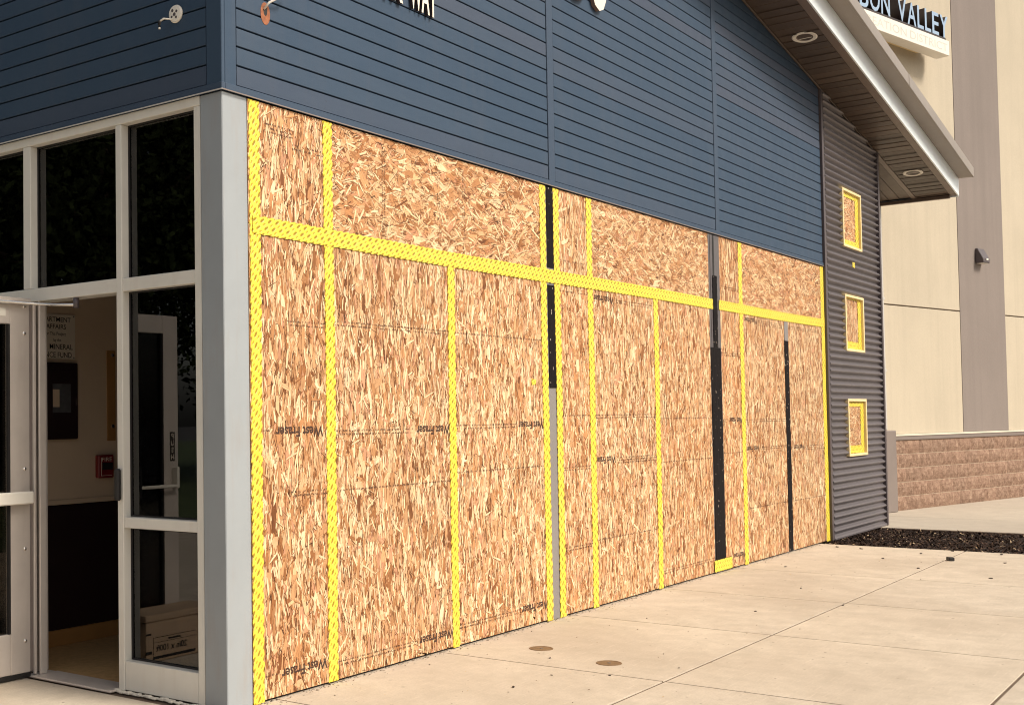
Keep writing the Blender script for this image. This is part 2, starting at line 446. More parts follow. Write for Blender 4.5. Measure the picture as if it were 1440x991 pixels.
# siding, front (faces -Y)
PIT = .0955; Z0 = 3.133
def front_board(x0, x1, z0, z1):
    # clip under the sloping soffit
    xt = 7.099+(5.33-z1)/.1586; xb = 7.099+(5.33-z0)/.1586
    if xb <= x0+.02: return
    pts = [(x0, -.008, z0), (min(x1, xb), -.008, z0), (min(x1, max(xt, x0+.01)), -.008, z1), (x0, -.008, z1)]
    MB().prism(pts, (0, .018, 0), .0022).build('siding_board', M['siding'], BLD)
bays = [(.098, 3.236), (3.337, 6.298), (6.402, 9.392)]
for x0, x1 in bays:
    front_board(x0, x1, 3.035, Z0-.004)
    k = 0
    while Z0+PIT*k < 6.2:
        front_board(x0, x1, Z0+PIT*k+.004, Z0+PIT*(k+1)-.004); k += 1
MB().prism([(.02, .012, 3.0), (9.40, .012, 3.0), (9.40, .012, ROOF(9.4)), (.02, .012, ROOF(.02))], (0, .10, 0)).build('siding_backing', M['siding_back'], BLD)
for x0, x1 in ((.0104, .092), (3.243, 3.331), (6.305, 6.396)):
    MB().prism([(x0, -.012, 3.006), (x1, -.012, 3.006), (x1, -.012, ROOF(x1)-.002), (x0, -.012, ROOF(x0)-.002)], (0, .022, 0), .003).build('siding_trim', M['siding'], BLD)
pb('drip_edge', (.0112, -.016, 2.996), (9.396, .011, 3.031), 'siding', BLD, .003)
pb('drip_lip', (-.0155, -.0195, 2.9915), (9.396, -.0165, 2.9975), 'taupe', BLD, 0)
# siding, entrance side (faces -X)
def side_board(y0, y1, z0, z1):
    MB().box((-.008, y0, z0), (.010, y1, z1), .0022).build('siding_board', M['siding'], BLD)
side_board(.098, 5.0, 3.035, Z0-.004)
for k in range(25): side_board(.098, 5.0, Z0+PIT*k+.004, Z0+PIT*(k+1)-.004)
pb('siding_backing', (.012, .012, 3.0), (.10, 5.0, 5.6), 'siding_back', BLD, 0)
pb('siding_trim', (-.012, -.012, 3.006), (.010, .092, 5.55), 'siding', BLD, .003)
pb('drip_edge', (-.016, -.016, 2.996), (.011, 5.0, 3.031), 'siding', BLD, .003)
pb('drip_lip', (-.0195, -.0195, 2.9915), (-.0165, 5.0, 2.9975), 'pipe', BLD, 0)

# --- entrance glazing (plane x = 0)
def bar(name, y0, y1, z0, z1, x0=.004, x1=.115, mat='frame', bev=.003): return pb(name, (x0, y0, z0), (x1, y1, z1), mat, BLD, bev)
bar('mullion', .155, .200, .012, 2.945, x0=.003)
bar('mullion', .735, .780, .012, 2.945, x0=.002)
bar('mullion', 1.497, 1.562, 2.142, 2.945, x0=.002)
bar('door_jamb', 1.424, 1.44, .012, 2.066, x0=.004, x1=.050, mat='alu')
bar('door_jamb', 1.497, 1.562, .012, 2.066, x0=.02, mat='alu')
bar('mullion', 2.52, 2.58, .012, 2.945, x0=.002)
bar('head_bar', .155, 4.9, 2.946, 2.994, x0=.000)
bar('transom_bar', .2005, .7345, 2.070, 2.138, x0=.006)
bar('transom_bar', .7805, 2.519, 2.068, 2.141, x0=.003)
bar('sill_bar', .2005, .7345, .845, .900, x0=.005)
bar('bottom_rail', .2005, .7345, .014, .163, x0=.006)
for (y0, y1, z0, z1) in ((.2005, .7345, 2.139, 2.945), (.7805, 1.4965, 2.142, 2.945), (1.5625, 2.5195, 2.142, 2.945), (.2005, .7345, .901, 2.069), (.2005, .7345, .164, .844), (1.5625, 2.5195, .02, 2.066)):
    MB().box((.058, y0, z0), (.066, y1, z1)).build('window_pane', M['glass'], BLD)
    mb = MB()
    for a, b in (((.050, y0, z0), (.0575, y0+.008, z1)), ((.050, y1-.008, z0), (.0575, y1, z1)), ((.050, y0+.0085, z0), (.0575, y1-.0085, z0+.008)), ((.050, y0+.0085, z1-.008), (.0575, y1-.0085, z1))): mb.box(a, b)
    mb.build('gasket', M['black'], BLD)
pb('side_wall', (.02, 2.59, 0), (.12, 6.0, 2.94), 'siding_back', BLD, 0)
pb('threshold', (-.055, .782, 0.001), (.118, 1.4235, .014), 'alu', BLD, .004)
pb('threshold', (-.05, 1.4245, 0.001), (.118, 1.50, .010), 'alu', BLD, .003)
mb = MB()
for i in range(26):
    y = .16+i*.0245; h = .008+random.random()*.010
    mb.box((-.014-random.random()*.016, y, .001), (.0035, y+.026, h), .003)
mb.build('sealant_bead', M['caulk'], BLD)
pb('door_bumper', (-.030, .742, .985), (-.001, .776, 1.150), 'black', BLD, .008)

# --- open door leaf, swung out 90 degrees, its inner face towards -Y
DR = MB().box((-.020, 1.462, .03), (-.001, 1.475, 2.045)).build('door', M['alu'], BLD)
LF = .965
def dbox(name, a, b, mat, bev=.003): return pb(name, a, b, mat, DR, bev)
dbox('stile', (-.172, 1.450, .032), (-.044, 1.495, 2.046), 'alu')
dbox('stile', (-LF, 1.450, .032), (-LF+.122, 1.495, 2.046), 'alu')
dbox('top_rail', (-LF+.1225, 1.4505, 1.934), (-.1725, 1.4945, 2.045), 'alu')
dbox('bottom_rail', (-LF+.1225, 1.4505, .033), (-.1725, 1.4945, .253), 'alu')
dbox('hinge_strip', (-.043, 1.453, .032), (-.024, 1.470, 2.045), 'taupe')
dbox('hinge_strip', (-.0235, 1.440, .015), (-.006, 1.459, 2.05), 'alu')
MB().box((-LF+.1225, 1.468, .254), (-.1725, 1.476, 1.933)).build('glass', M['glass'], DR)
mb = MB()
mb.box((-.186, 1.4495, .254), (-.1725, 1.4665, 1.933)); mb.box((-LF+.1225, 1.4495, .254), (-LF+.136, 1.4665, 1.933))
mb.build('gasket', M['black'], DR)
dbox('push_bar', (-.56, 1.385, .952), (-.064, 1.422, 1.020), 'white', .006)
dbox('bar_rod', (-LF+.06, 1.392, .985), (-.5605, 1.412, 1.004), 'white', .004)
dbox('bar_bracket', (-.092, 1.4225, .958), (-.068, 1.4495, 1.014), 'white', .003)
dbox('bar_bracket', (-LF+.035, 1.400, .980), (-LF+.058, 1.4495, 1.110), 'white', .004)
dbox('door_sweep', (-LF, 1.448, .006), (-.044, 1.49, .0315), 'black', .002)
for z in (2.035, 1.885, 1.142, .705, .205):
    mt = Matrix.Translation((-.078, 1.4505, z)) @ Matrix.Rotation(R(90), 4, 'X')
    MB().lathe([(.011, 0), (.011, .003), (.006, .007), (.0001, .008)], mt, 12).build('screw', M['steel'], DR)
# vertical PUSH sticker on the far stile
dbox('push_sticker', (-LF+.030, 1.4485, 1.145), (-LF+.072, 1.4498, 1.325), 'ink', 0)
for i, ch in enumerate('PUSH'):
    me, co = text_mesh(ch, bold=.01)
    w = (co[:, 0].max()+co[:, 0].min())/2
    put_text(me, co, lambda c: np.stack([-LF+.051+(c[:, 0]-w)*.042, np.full(len(c), 1.4480), 1.285-i*.043+c[:, 1]*.045], 1))
    link('letter', me, M['plaque'], DR)
dbox('sticker', (-.35, 1.4488, 1.975), (-.200, 1.4503, 2.018), 'white', 0)
# closer arm
cl = MB().box((-.40, 1.418, 2.050), (-.052, 1.447, 2.078), .004).build('closer_body', M['alu'], DR)
MB().tube([(-.30, 1.425, 2.052), (-.05, 1.40, 2.048), (.01, 1.30, 2.040), (.015, 1.12, 2.028)], .0085).build('closer_arm', M['steel'], DR)
MB().tube([(.015, 1.12, 2.010), (.015, 1.12, 2.064)], .016).build('closer_pivot', M['bronze'], DR)

# --- vestibule inside
pb('interior_floor', (.119, .13, -.05), (3.4, 2.10, .004), 'int_floor', BLD, 0)
pb('interior_wall', (.12, 2.062, .10), (3.4, 2.16, 2.98), 'int_wall', BLD, 0)
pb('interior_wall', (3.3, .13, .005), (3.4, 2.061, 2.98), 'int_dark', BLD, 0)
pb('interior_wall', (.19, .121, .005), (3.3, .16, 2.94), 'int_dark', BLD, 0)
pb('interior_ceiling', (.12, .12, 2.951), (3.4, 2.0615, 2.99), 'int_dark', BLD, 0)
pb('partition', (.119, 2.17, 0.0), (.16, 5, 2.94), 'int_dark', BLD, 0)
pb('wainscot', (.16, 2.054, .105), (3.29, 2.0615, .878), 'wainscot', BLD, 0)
pb('chair_rail', (.16, 2.044, .880), (3.29, 2.0612, .912), 'int_wall', BLD, .003)
pb('baseboard', (.16, 2.050, .0045), (3.29, 2.0612, .103), 'base', BLD, .003)
pb('strike_plate', (1.028, 2.057, 1.27), (1.10, 2.0615, 1.86), 'base', BLD, .001)
for z in (1.365, 1.83):
    MB().lathe([(.014, 0), (.012, .006), (.0001, .009)], Matrix.Translation((1.075, 2.057, z)) @ Matrix.Rotation(R(90), 4, 'X'), 12).build('bolt_head', M['steel'], BLD)

# --- storefront posts between the boarded bays
pb('storefront_post', (3.165, -.002, .002), (3.325, .055, 2.987), 'mid_post', BLD, .003)
pb('storefront_post', (6.112, -.006, .002), (6.375, .055, 2.987), 'dark_post', BLD, .004)
pb('post_groove', (6.215, -.0085, 2.10), (6.245, -.0062, 2.985), 'black', BLD, 0)
pb('post_groove', (6.15, -.0088, 1.95), (6.158, -.0062, 2.985), 'bronze', BLD, 0)
pb('storefront_post', (8.02, .003, .002), (8.26, .055, 2.36), 'mid_post', BLD, .003)
pb('sill_strip', (.18, .0185, .001), (9.40, .055, .012), 'black', BLD, 0)

# --- corrugated end panel with three small openings
CX0, CX1 = 9.47, 11.578
WIN = [(3.297, 3.947), (2.101, 2.727), (.902, 1.534)]
WX0, WX1 = 10.085, 10.80
def corr_panel(x0, x1, z0, z1, slope=False):
    bm = bmesh.new(); p = .0765; per = 8
    if slope: per = 30
    n = max(2, int((z1-z0)/p*per)); prev = None
    def yy(z): return -.004-.019*(1+math.sin(2*math.pi*z/p))
    xs = [x0, x1]
    for i in range(n+1):
        z = z0+(z1-z0)*i/n
        xe = x1
        if slope: xe = max(x0+.002, min(x1, 7.099+(5.33-z)/.1586))
        row = [bm.verts.new((x0, yy(z), z)), bm.verts.new((xe, yy(z), z))]
        if prev:
            fc = bm.faces.new((prev[0], prev[1], row[1], row[0])); fc.smooth = True
        prev = row
    me = bpy.data.meshes.new('corrugated_panel'); bm.to_mesh(me); bm.free()
    return link('corrugated_panel', me, M['corr'], BLD)
corr_panel(CX0, CX1, 3.947, ROOF(CX0), True)
corr_panel(CX0, WX0, .02, 3.947); corr_panel(WX1, CX1, .02, 3.947)
lo = .02
for z0, z1 in sorted(WIN):
    corr_panel(WX0, WX1, lo, z0); lo = z1
MB().prism([(9.40, .001, .004), (9.40, .001, ROOF(9.4)), (11.57, .001, ROOF(11.57)), (11.57, .001, .004)], (0, .018, 0)).build('panel_backing', M['bronze'], BLD)
for nm, x0, x1, y0 in (('edge_trim', 9.405, 9.4695, -.034), ('edge_trim', 11.5785, 11.635, -.048)):
    MB().prism([(x0, y0, .003), (x1, y0, .003), (x1, y0, ROOF(x1)-.004), (x0, y0, ROOF(x0)-.004)], (0, .045, 0), .004).build(nm, M['bronze'], BLD)
pb('base_flashing', (9.47, -.042, .002), (11.578, -.0005, .019), 'corr', BLD, .002)
for z0, z1 in WIN:
    w = MB()
    w.box((WX0-.012, -.046, z0-.012), (WX0+.022, -.0005, z1+.012), .003); w.box((WX1-.022, -.046, z0-.012), (WX1+.012, -.0005, z1+.012), .003)
    w.box((WX0+.0225, -.046, z1-.018), (WX1-.0225, -.0005, z1+.012), .003); w.box((WX0+.0225, -.046, z0-.012), (WX1-.0225, -.0005, z0+.018), .003)
    w.build('window_frame', M['cream_trim'], BLD)
pb('end_wall', (11.44, .02, .0), (11.575, .78, ROOF(11.575)-.01), 'taupe', BLD, 0)
# downspout just round the corner
MB().tube([(11.70, .06, 3.92), (11.70, .06, .02)], .045, 8).build('downspout', M['bronze'], BLD)
MB().tube([(11.70, .06, 3.92), (11.66, .16, 4.05), (11.62, .3, 4.5)], .045, 8).build('downspout_elbow', M['bronze'], BLD)

# --- roof, soffit, fascia (all follow the slope in X)
EX = 13.60; XL = -.65; YO = -.53
def slope_prism(name, x0, x1, y0, y1, h0, h1, mat, bev=0.):
    poly = [(x0, y0, ROOF(x0)+h0), (x1, y0, ROOF(x1)+h0), (x1, y0, ROOF(x1)+h1), (x0, y0, ROOF(x0)+h1)]
    return MB().prism(poly, (0, y1-y0, 0), bev).build(name, M[mat], BLD)
x = -.3
while x < EX-.02:
    x2 = min(x+.292, EX)
    o = slope_prism('soffit_board', x+.006, x2-.006, YO+.085, -.035, -.004*(int(x*10) % 2), .014, 'soffit', .004)
    mid = (x+x2)/2
    slope_prism('soffit_bead', mid-.009, mid+.009, YO+.086, -.036, -.010, -.0045, 'soffit', .003).parent = BLD
    x = x2
slope_prism('soffit_deck', XL, EX-.002, YO+.012, .46, .0145, .03, 'siding_back')
slope_prism('soffit_trim', XL, EX, YO+.004, YO+.081, -.012, .0143, 'soffit_trim', .003)
slope_prism('soffit_trim', 11.64, EX, -.033, .028, -.008, .0143, 'soffit_trim', .003)
slope_prism('frieze_trim', -.02, 11.64, -.034, -.0135, -.018, .0143, 'soffit', .003)
for k in range(3):                       # eave soffit boards run down the slope
    slope_prism('soffit_board', 11.65, EX-.09, .032+k*.14, .032+(k+1)*.14-.006, 0, .014, 'soffit', .003)
slope_prism('fascia', XL, EX+.012, YO-.018, YO, -.014, .225, 'fascia', .002)
slope_prism('roof', XL, EX+.02, YO+.001, .46, .031, .33, 'roof')
slope_prism('roof', XL, 12.3, .4605, 6.0, .0145, .33, 'roof')
slope_prism('roof_edge', XL, EX+.045, YO-.172, YO-.0185, .226, .236, 'drip')
slope_prism('roof_edge', XL, EX+.06, YO-.200, YO-.1725, .222, .355, 'drip', .004)
slope_prism('roof_edge', XL, EX+.06, YO-.172, .46, .331, .352, 'drip')
# joint sleeve on the roof edge
slope_prism('edge_sleeve', 10.3, 10.34, YO-.204, YO-.2005, .220, .357, 'drip')
zE = ROOF(EX)
MB().box((EX-.045, YO+.083, zE-.045), (EX+.012, .46, zE-.001), .004).build('eave_trim', M['soffit_trim'], BLD)
MB().box((EX+.0125, YO-.018, zE-.03), (EX+.03, .46, zE+.30), .003).build('eave_fascia', M['fascia'], BLD)

# recessed downlights
def downlight(x, y, label):
    e = empty('downlight', label, 'ceiling light', (x, y, ROOF(x)), 0, 'recessed downlights in the sloping soffit')
    mt = Matrix.Rotation(math.atan(.1586), 4, 'Y') @ Matrix.Rotation(R(180), 4, 'X')
    MB().lathe([(.082, -.001), (.118, -.001), (.122, .006), (.112, .012), (.082, .008), (.080, -.001)], mt, 36).build('trim_ring', M['white'], e)
    MB().lathe([(.081, .0075), (.066, -.010), (.052, -.0125), (.050, -.0130), (.0005, -.0132)], mt, 36).build('reflector', M['lens'], e)
downlight(8.127, -.268, 'large round recessed downlight high in the brown soffit above the blue siding')
downlight(12.52, -.235, 'round recessed downlight near the lower corner of the eave')

# ------------------------------------------------------------------ OSB sheets
PAL = np.array([(.65, .43, .240), (.54, .30, .147), (.44, .218, .094), (.31, .130, .046), (.18, .066, .022), (.54, .28, .160), (.78, .58, .37)])
PW = np.array([.22, .25, .19, .10, .04, .11, .09])
def strands(w, h, vertical, y=-.0035, seed=0, size=1.0):
    rg = np.random.default_rng(seed)
    N = int(w*h*3300/size**2)+60; shade = rg.uniform(.93, 1.12); warm = rg.uniform(.94, 1.04)
    N2 = int(N*.72)                                   # thin dark slivers: gaps between strands
    def batch(n, L, Wd, spread, zlo, zhi, tone, halo):
        cx = rg.uniform(-.02, w+.02, n); cz = rg.uniform(-.02, h+.02, n)
        a = rg.normal(0, spread, n)
        wild = rg.random(n) < (.13 if vertical else .34); a = np.where(wild, rg.uniform(-1.3, 1.3, n), a)
        if vertical: a = a+np.pi/2
        px = np.array([-1, -.72, .55, 1, .80, -.60]); py = np.array([-.15, .55, .62, .1, -.55, -.62])
        jx = rg.normal(0, .14, (n, 6)); jy = rg.normal(0, .16, (n, 6))
        lx = L[:, None]*(px+jx)*.5; ly = Wd[:, None]*(py+jy)*.8
        dep = rg.uniform(zlo, zhi, n)[:, None]
        slope = rg.normal(0, .004, n)[:, None]
        def place(lx, ly, dx, dz, dy):
            X = np.clip(cx[:, None]+lx*np.cos(a)[:, None]-ly*np.sin(a)[:, None]+dx, .0005, w-.0005)
            Z = np.clip(cz[:, None]+lx*np.sin(a)[:, None]+ly*np.cos(a)[:, None]+dz, .0005, h-.0005)
            Y = np.broadcast_to(y-dep+dy+lx*slope, X.shape)
            return np.stack([X, Y, Z], 2)
        P = place(lx, ly, 0, 0, 0)
        uv = np.stack([lx+rg.uniform(0, 40, n)[:, None], ly+rg.uniform(0, 40, n)[:, None]], 2)
        ok = (np.ptp(P[:, :, 0], 1) > .002) & (np.ptp(P[:, :, 2], 1) > .002)
        out = [P[ok], tone[ok], uv[ok]]
        if halo:                                       # dark copy: resin line plus painted edge shade below a strand
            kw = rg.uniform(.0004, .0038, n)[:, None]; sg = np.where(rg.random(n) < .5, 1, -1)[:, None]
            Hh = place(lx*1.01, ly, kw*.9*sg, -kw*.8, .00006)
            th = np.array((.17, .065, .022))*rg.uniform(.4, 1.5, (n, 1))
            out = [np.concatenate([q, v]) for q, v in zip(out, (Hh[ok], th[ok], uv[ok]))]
        return out
    L = rg.gamma(5, .021, N)*size+.02; Wd = rg.gamma(2.0, .0074, N)*size+.0030
    t1 = PAL[rg.choice(7, N, p=PW)]*rg.uniform(.86, 1.12, (N, 1))
    t1 = t1*shade*np.array((1, warm, warm**2))
    A = batch(N, L, Wd, .16 if vertical else .42, 0, .0012, t1, True)
    L2 = rg.gamma(5, .011, N2)*size; W2 = rg.uniform(.0015, .0050, N2)*size
    t2 = np.array((.12, .044, .014))*rg.uniform(.3, 1.6, (N2, 1))
    Bt = batch(N2, L2, W2, .2 if vertical else .5, .0006, .0014, t2, False)
    N3 = int(N*.13); L3 = rg.uniform(.04, .14, N3)*size; W3 = rg.uniform(.003, .014, N3)*size
    t3 = np.array((.80, .61, .38))*rg.uniform(.82, 1.08, (N3, 1))
    C3 = batch(N3, L3, W3, .25 if vertical else .5, .0009, .0015, t3, True)
    N4 = int(w*h*26)+3; L4 = rg.uniform(.05, .13, N4)*size; W4 = rg.uniform(.028, .055, N4)*size      # broad odd flakes
    t4 = PAL[rg.choice(7, N4, p=[.22, .2, .14, .16, .04, .12, .12])]*rg.uniform(.8, 1.1, (N4, 1))
    D4 = batch(N4, L4, W4, .35, .0002, .0013, t4, True)
    al = (A, Bt, C3, D4)
    return rows_mesh(np.concatenate([q[0] for q in al]), 6, np.concatenate([q[1] for q in al]), np.concatenate([q[2] for q in al]), 'strand_layer')
def dashes(mb, x0, x1, z, lines=2, gap=.019, hgt=.011, rg=random):
    """tiny unreadable print: words made of short strokes"""
    for ln in range(lines):
        x = x0+rg.random()*.02; zz = z-ln*gap
        while x < x1-.01:
            wl = rg.randint(2, 6)
            for _ in range(wl):
                s = .005+rg.random()*.004
                if x+s > x1: break
                if rg.random() < .88:
                    h = hgt*(.55+.45*rg.random()); o = rg.random()*.002
                    vs = [mb.bm.verts.new(v) for v in ((x, 0, zz+o), (x+s, 0, zz+o), (x+s, 0, zz+o+h), (x, 0, zz+o+h))]
                    mb.bm.faces.new(vs)
                x += s+.0022
            x += .006+rg.random()*.006
        if rg.random() < .3: break
BRAND = text_mesh('West Fraser', bold=.026)
bw = BRAND[1][:, 0].max()
def brand(parent, xr, z, wid, h, yl, name='printed_text', vertical=False):
    me = BRAND[0].copy(); c = BRAND[1]
    sx = wid/bw
    pts = np.stack([xr-c[:, 0]*sx, np.full(len(c), yl), z-(c[:, 1])*h/.72+h/2], 1) if not vertical else np.stack([xr-(c[:, 1])*h/.72, np.full(len(c), yl), z+c[:, 0]*sx], 1)
    put_text(me, c, lambda _: pts); return link(name, me, M['stamp'], parent)
def osb(x0, x1, z0, z1, label, vertical=True, prints=(), vprints=(), yb=.004, yf=-.003, seed=0, group='OSB sheets boarding up the front', size=1.0):
    w, h = x1-x0, z1-z0
    o = MB().box((0, 0.0, 0), (w, yb-yf, h)).build('osb_sheet', M['osb_core']); o.location = (x0, yf, z0)
    tag(o, label, 'wooden board', group)
    st = link('strand_layer', strands(w, h, vertical, -.0004, seed, size), M['strand'], o); st['kind'] = 'stuff'
    rg = random.Random(seed)
    for pr in prints:                                   # (z, kind)
        zz = pr[0]-z0; yl = -.0024
        if pr[1] == 'b':                                # bold brand words and small lines, upside down
            fx, wid = pr[2]-x0, pr[3]
            brand(o, fx, zz, wid, .052, yl)
            mb = MB(); 
            if fx-wid > .05: dashes(mb, .02, fx-wid-.03, zz+.005, 2, rg=rg)
            if fx < w-.08: dashes(mb, fx+.03, w-.02, zz+.005, 3, rg=rg)
            if len(mb.bm.verts):
                t = mb.build('printed_text', M['stamp_faint'], o); t['kind'] = 'stuff'; t.location = (0, yl, 0)
        else:
            mb = MB(); dashes(mb, pr[2]-x0 if len(pr) > 2 else .02, pr[3]-x0 if len(pr) > 3 else w-.02, zz+.005, 2, rg=rg)
            t = mb.build('printed_text', M['stamp_faint'], o); t['kind'] = 'stuff'; t.location = (0, yl, 0)
    for xx, za, zb in vprints:
        mb = MB(); dashes(mb, za-z0, zb-z0, 0, 2, rg=rg)
        for v in mb.bm.verts: v.co = Vector((xx-x0-v.co.z, 0, v.co.x))
        t = mb.build('printed_text', M['stamp_faint'], o); t['kind'] = 'stuff'; t.location = (0, -.0024, 0)
    return o
ZT = 2.365
sh = lambda *a, **k: osb(*a, **k)
osb(.175, .800, .013, ZT, 'tall narrow OSB board beside the grey corner post, below the yellow crossband', seed=11, prints=[(1.885, 's', .45, .78), (1.328, 'b', .735, .375), (1.012, 's', .45, .78), (.115, 'b', .745, .36)])
osb(.8025, 1.984, .013, ZT, 'wide OSB board, the second lower one right of the grey corner post', seed=12, prints=[(1.905, 's'), (1.318, 'b', 1.955, .36), (1.00, 's'), (.095, 'b', 1.955, .36)])
osb(1.9865, 3.180, .013, ZT, 'wide lower OSB board left of the narrow post, black above and grey below', seed=13, prints=[(1.900, 's'), (1.333, 'b', 3.13, .36), (1.045, 's'), (.120, 'b', 3.13, .36)])
osb(3.312, 3.835, .013, ZT, 'narrow lower OSB board right of the narrow post, black above and grey below', seed=14, prints=[(2.262, 's'), (1.385, 's'), (1.02, 's'), (.46, 's')])
osb(3.8375, 4.980, .013, ZT, 'wide lower OSB board in the middle bay, left of its last yellow strip', seed=15, prints=[(2.255, 'b', 4.22, .33), (1.385, 's'), (1.062, 'b', 4.20, .33), (.475, 's')])
osb(4.9825, 6.140, .013, ZT, 'wide lower OSB board just left of the broad black-taped post', seed=16, prints=[(1.352, 's'), (1.0, 's'), (.128, 's')])
osb(6.345, 6.883, .013, ZT, 'narrow lower OSB board just right of the broad black-taped post', seed=17, prints=[(1.93, 's'), (1.332, 'b', 6.86, .33), (1.03, 's'), (.105, 'b', 6.85, .30)])
osb(6.8855, 8.120, .013, ZT, 'wide lower OSB board left of the thin black strip', seed=18, prints=[(2.268, 'b', 7.30, .33), (1.325, 's'), (1.060, 'b', 7.28, .33), (.50, 's')])
osb(8.1225, 9.395, .013, ZT, 'lower OSB board between the thin black strip and the corrugated steel', seed=19, prints=[(2.262, 's'), (1.04, 'b', 8.62, .33), (.495, 's')])
osb(.175, .800, ZT+.0025, 2.986, 'small upright OSB board at the top next to the grey corner post', seed=21, prints=[(2.875, 's', .30, .52), (2.855, 's', .32, .52), (2.80, 's', .5, .78)])
osb(.8025, 3.180, ZT+.0025, 2.986, 'long OSB board under the blue siding in the bay nearest the entrance', False, seed=22, vprints=[(1.30, 2.40, 2.92), (1.86, 2.42, 2.95), (2.14, 2.40, 2.9)])
osb(3.312, 3.835, ZT+.0025, 2.986, 'narrow upright OSB board at the top of the middle bay', seed=23, prints=[(2.48, 's')])
osb(3.8375, 6.140, ZT+.0025, 2.986, 'long OSB board under the blue siding in the middle bay', False, seed=24, vprints=[(3.97, 2.42, 2.8), (5.07, 2.40, 2.92)])
osb(6.345, 6.883, ZT+.0025, 2.986, 'narrow upright OSB board at the top, right of the broad black-taped post', seed=25, prints=[(2.53, 's')])
osb(6.8855, 9.395, ZT+.0025, 2.986, 'long OSB board under the blue siding in the bay next to the corrugated steel', False, seed=26, vprints=[(8.07, 2.42, 2.9)])

# ------------------------------------------------------------------ tape
def strip(x0, x1, z0, z1, y, label, mat='tape', vertical=True, cat='tape', group='yellow lattice tape over the board joints', th=.0024, wob=.0024, name='yellow_tape', seed=0, crease=False):
    rg = random.Random(seed+int(x0*100)+int(z0*77))
    Ln = (z1-z0) if vertical else (x1-x0); Wd = (x1-x0) if vertical else (z1-z0)
    n = max(2, int(Ln/.0077)); bm = bmesh.new(); uvl = bm.loops.layers.uv.new('tape'); prev = None
    drift = [0.0, 0.0]; ph = rg.random()*6
    for i in range(n+1):
        t = Ln*i/n
        lump = .0009*math.sin(t*5+ph)+.0007*math.sin(t*31+ph*3)*math.sin(t*2.3+ph)
        e0 = wob*math.sin(t*2*math.pi/.056+ph)+rg.uniform(-wob, wob)*.5+.003*math.sin(t*1.7+ph)
        e1 = wob*math.sin(t*2*math.pi/.056+ph+2)+rg.uniform(-wob, wob)*.5+.003*math.sin(t*1.7+ph)
        row = []
        for (wv, d) in ((e0, 0), (e0+.0008, th), (Wd*.5-.001, th+.0004), (Wd*.5+.001, th-(.0007 if crease else -.0004)), (Wd+e1-.0008, th), (Wd+e1, 0)):
            P = (x0+wv, y-d-lump if d else y, z0+t) if vertical else (x0+t, y-d-lump if d else y, z0+wv)
            v = bm.verts.new(P); row.append((v, wv, t+.056*ph/6.2832))
        if prev:
            for k in range(5):
                a, b, c, d_ = prev[k], prev[k+1], row[k+1], row[k]
                fc = bm.faces.new([q[0] for q in (a, b, c, d_)]); fc.smooth = False
                for lp, q in zip(fc.loops, (a, b, c, d_)): lp[uvl].uv = (q[1], q[2])
        else: first = row
        prev = row
    bmesh.ops.recalc_face_normals(bm, faces=bm.faces[:])
    if sum(fc.normal.y for fc in bm.faces) > 0: bmesh.ops.reverse_faces(bm, faces=bm.faces[:])
    me = bpy.data.meshes.new(name); bm.to_mesh(me); bm.free()
    o = link(name, me, M[mat]); tag(o, label, cat, group); return o
YT = -.0052
ZC = 2.985
strip(.180, .258, .004, ZC, YT, 'yellow tape strip running down the board edge beside the grey corner post', seed=1)
strip(.762, .840, .010, ZC, YT, 'full-height yellow tape strip, second from the grey corner post', seed=2)
strip(1.946, 2.022, .006, ZT-.03, YT, 'yellow tape strip that stops below the crossband in the bay nearest the entrance', seed=3)
strip(3.105, 3.188, .004, ZC, YT, 'yellow tape strip along the left side of the narrow black and grey post', seed=4)
strip(3.296, 3.378, .004, ZC, YT, 'yellow tape strip along the right side of the narrow black and grey post', seed=5)
strip(3.796, 3.880, .004, ZC, YT, 'full-height yellow tape strip in the middle bay between narrow and wide boards', seed=6)
strip(4.938, 5.022, .006, ZT-.03, YT, 'yellow tape strip that stops below the crossband in the middle bay', seed=7)
strip(6.840, 6.930, .004, ZC, YT, 'full-height yellow tape strip between the broad black post and the thin black strip', seed=8)
strip(9.285, 9.400, .004, ZC, YT, 'yellow tape strip where the boards meet the corrugated steel', seed=9)
strip(.20, 3.36, ZT-.052, ZT+.040, YT-.0032, 'horizontal yellow crossband in the bay nearest the entrance, reaching over the narrow black post', vertical=False, seed=10, crease=True)
strip(3.361, 6.200, ZT-.046, ZT+.044, YT-.0032, 'horizontal yellow crossband across the middle bay', vertical=False, seed=11, crease=True)
strip(6.330, 9.33, ZT-.046, ZT+.042, YT-.0032, 'horizontal yellow crossband in the bay next to the corrugated steel', vertical=False, seed=12, crease=True)
strip(6.078, 6.495, .012, .112, YT-.0072, 'short yellow tape patch across the foot of the broad black-taped post', vertical=False, seed=13)
strip(2.95, 3.01, 1.605, 1.645, YT, 'tiny scrap of yellow tape on the board left of the narrow black and grey post', vertical=False, seed=14)
strip(10.40, 10.50, 3.07, 3.13, -.040, 'small scrap of yellow tape stuck on the corrugated steel between two little windows', vertical=False, seed=15)
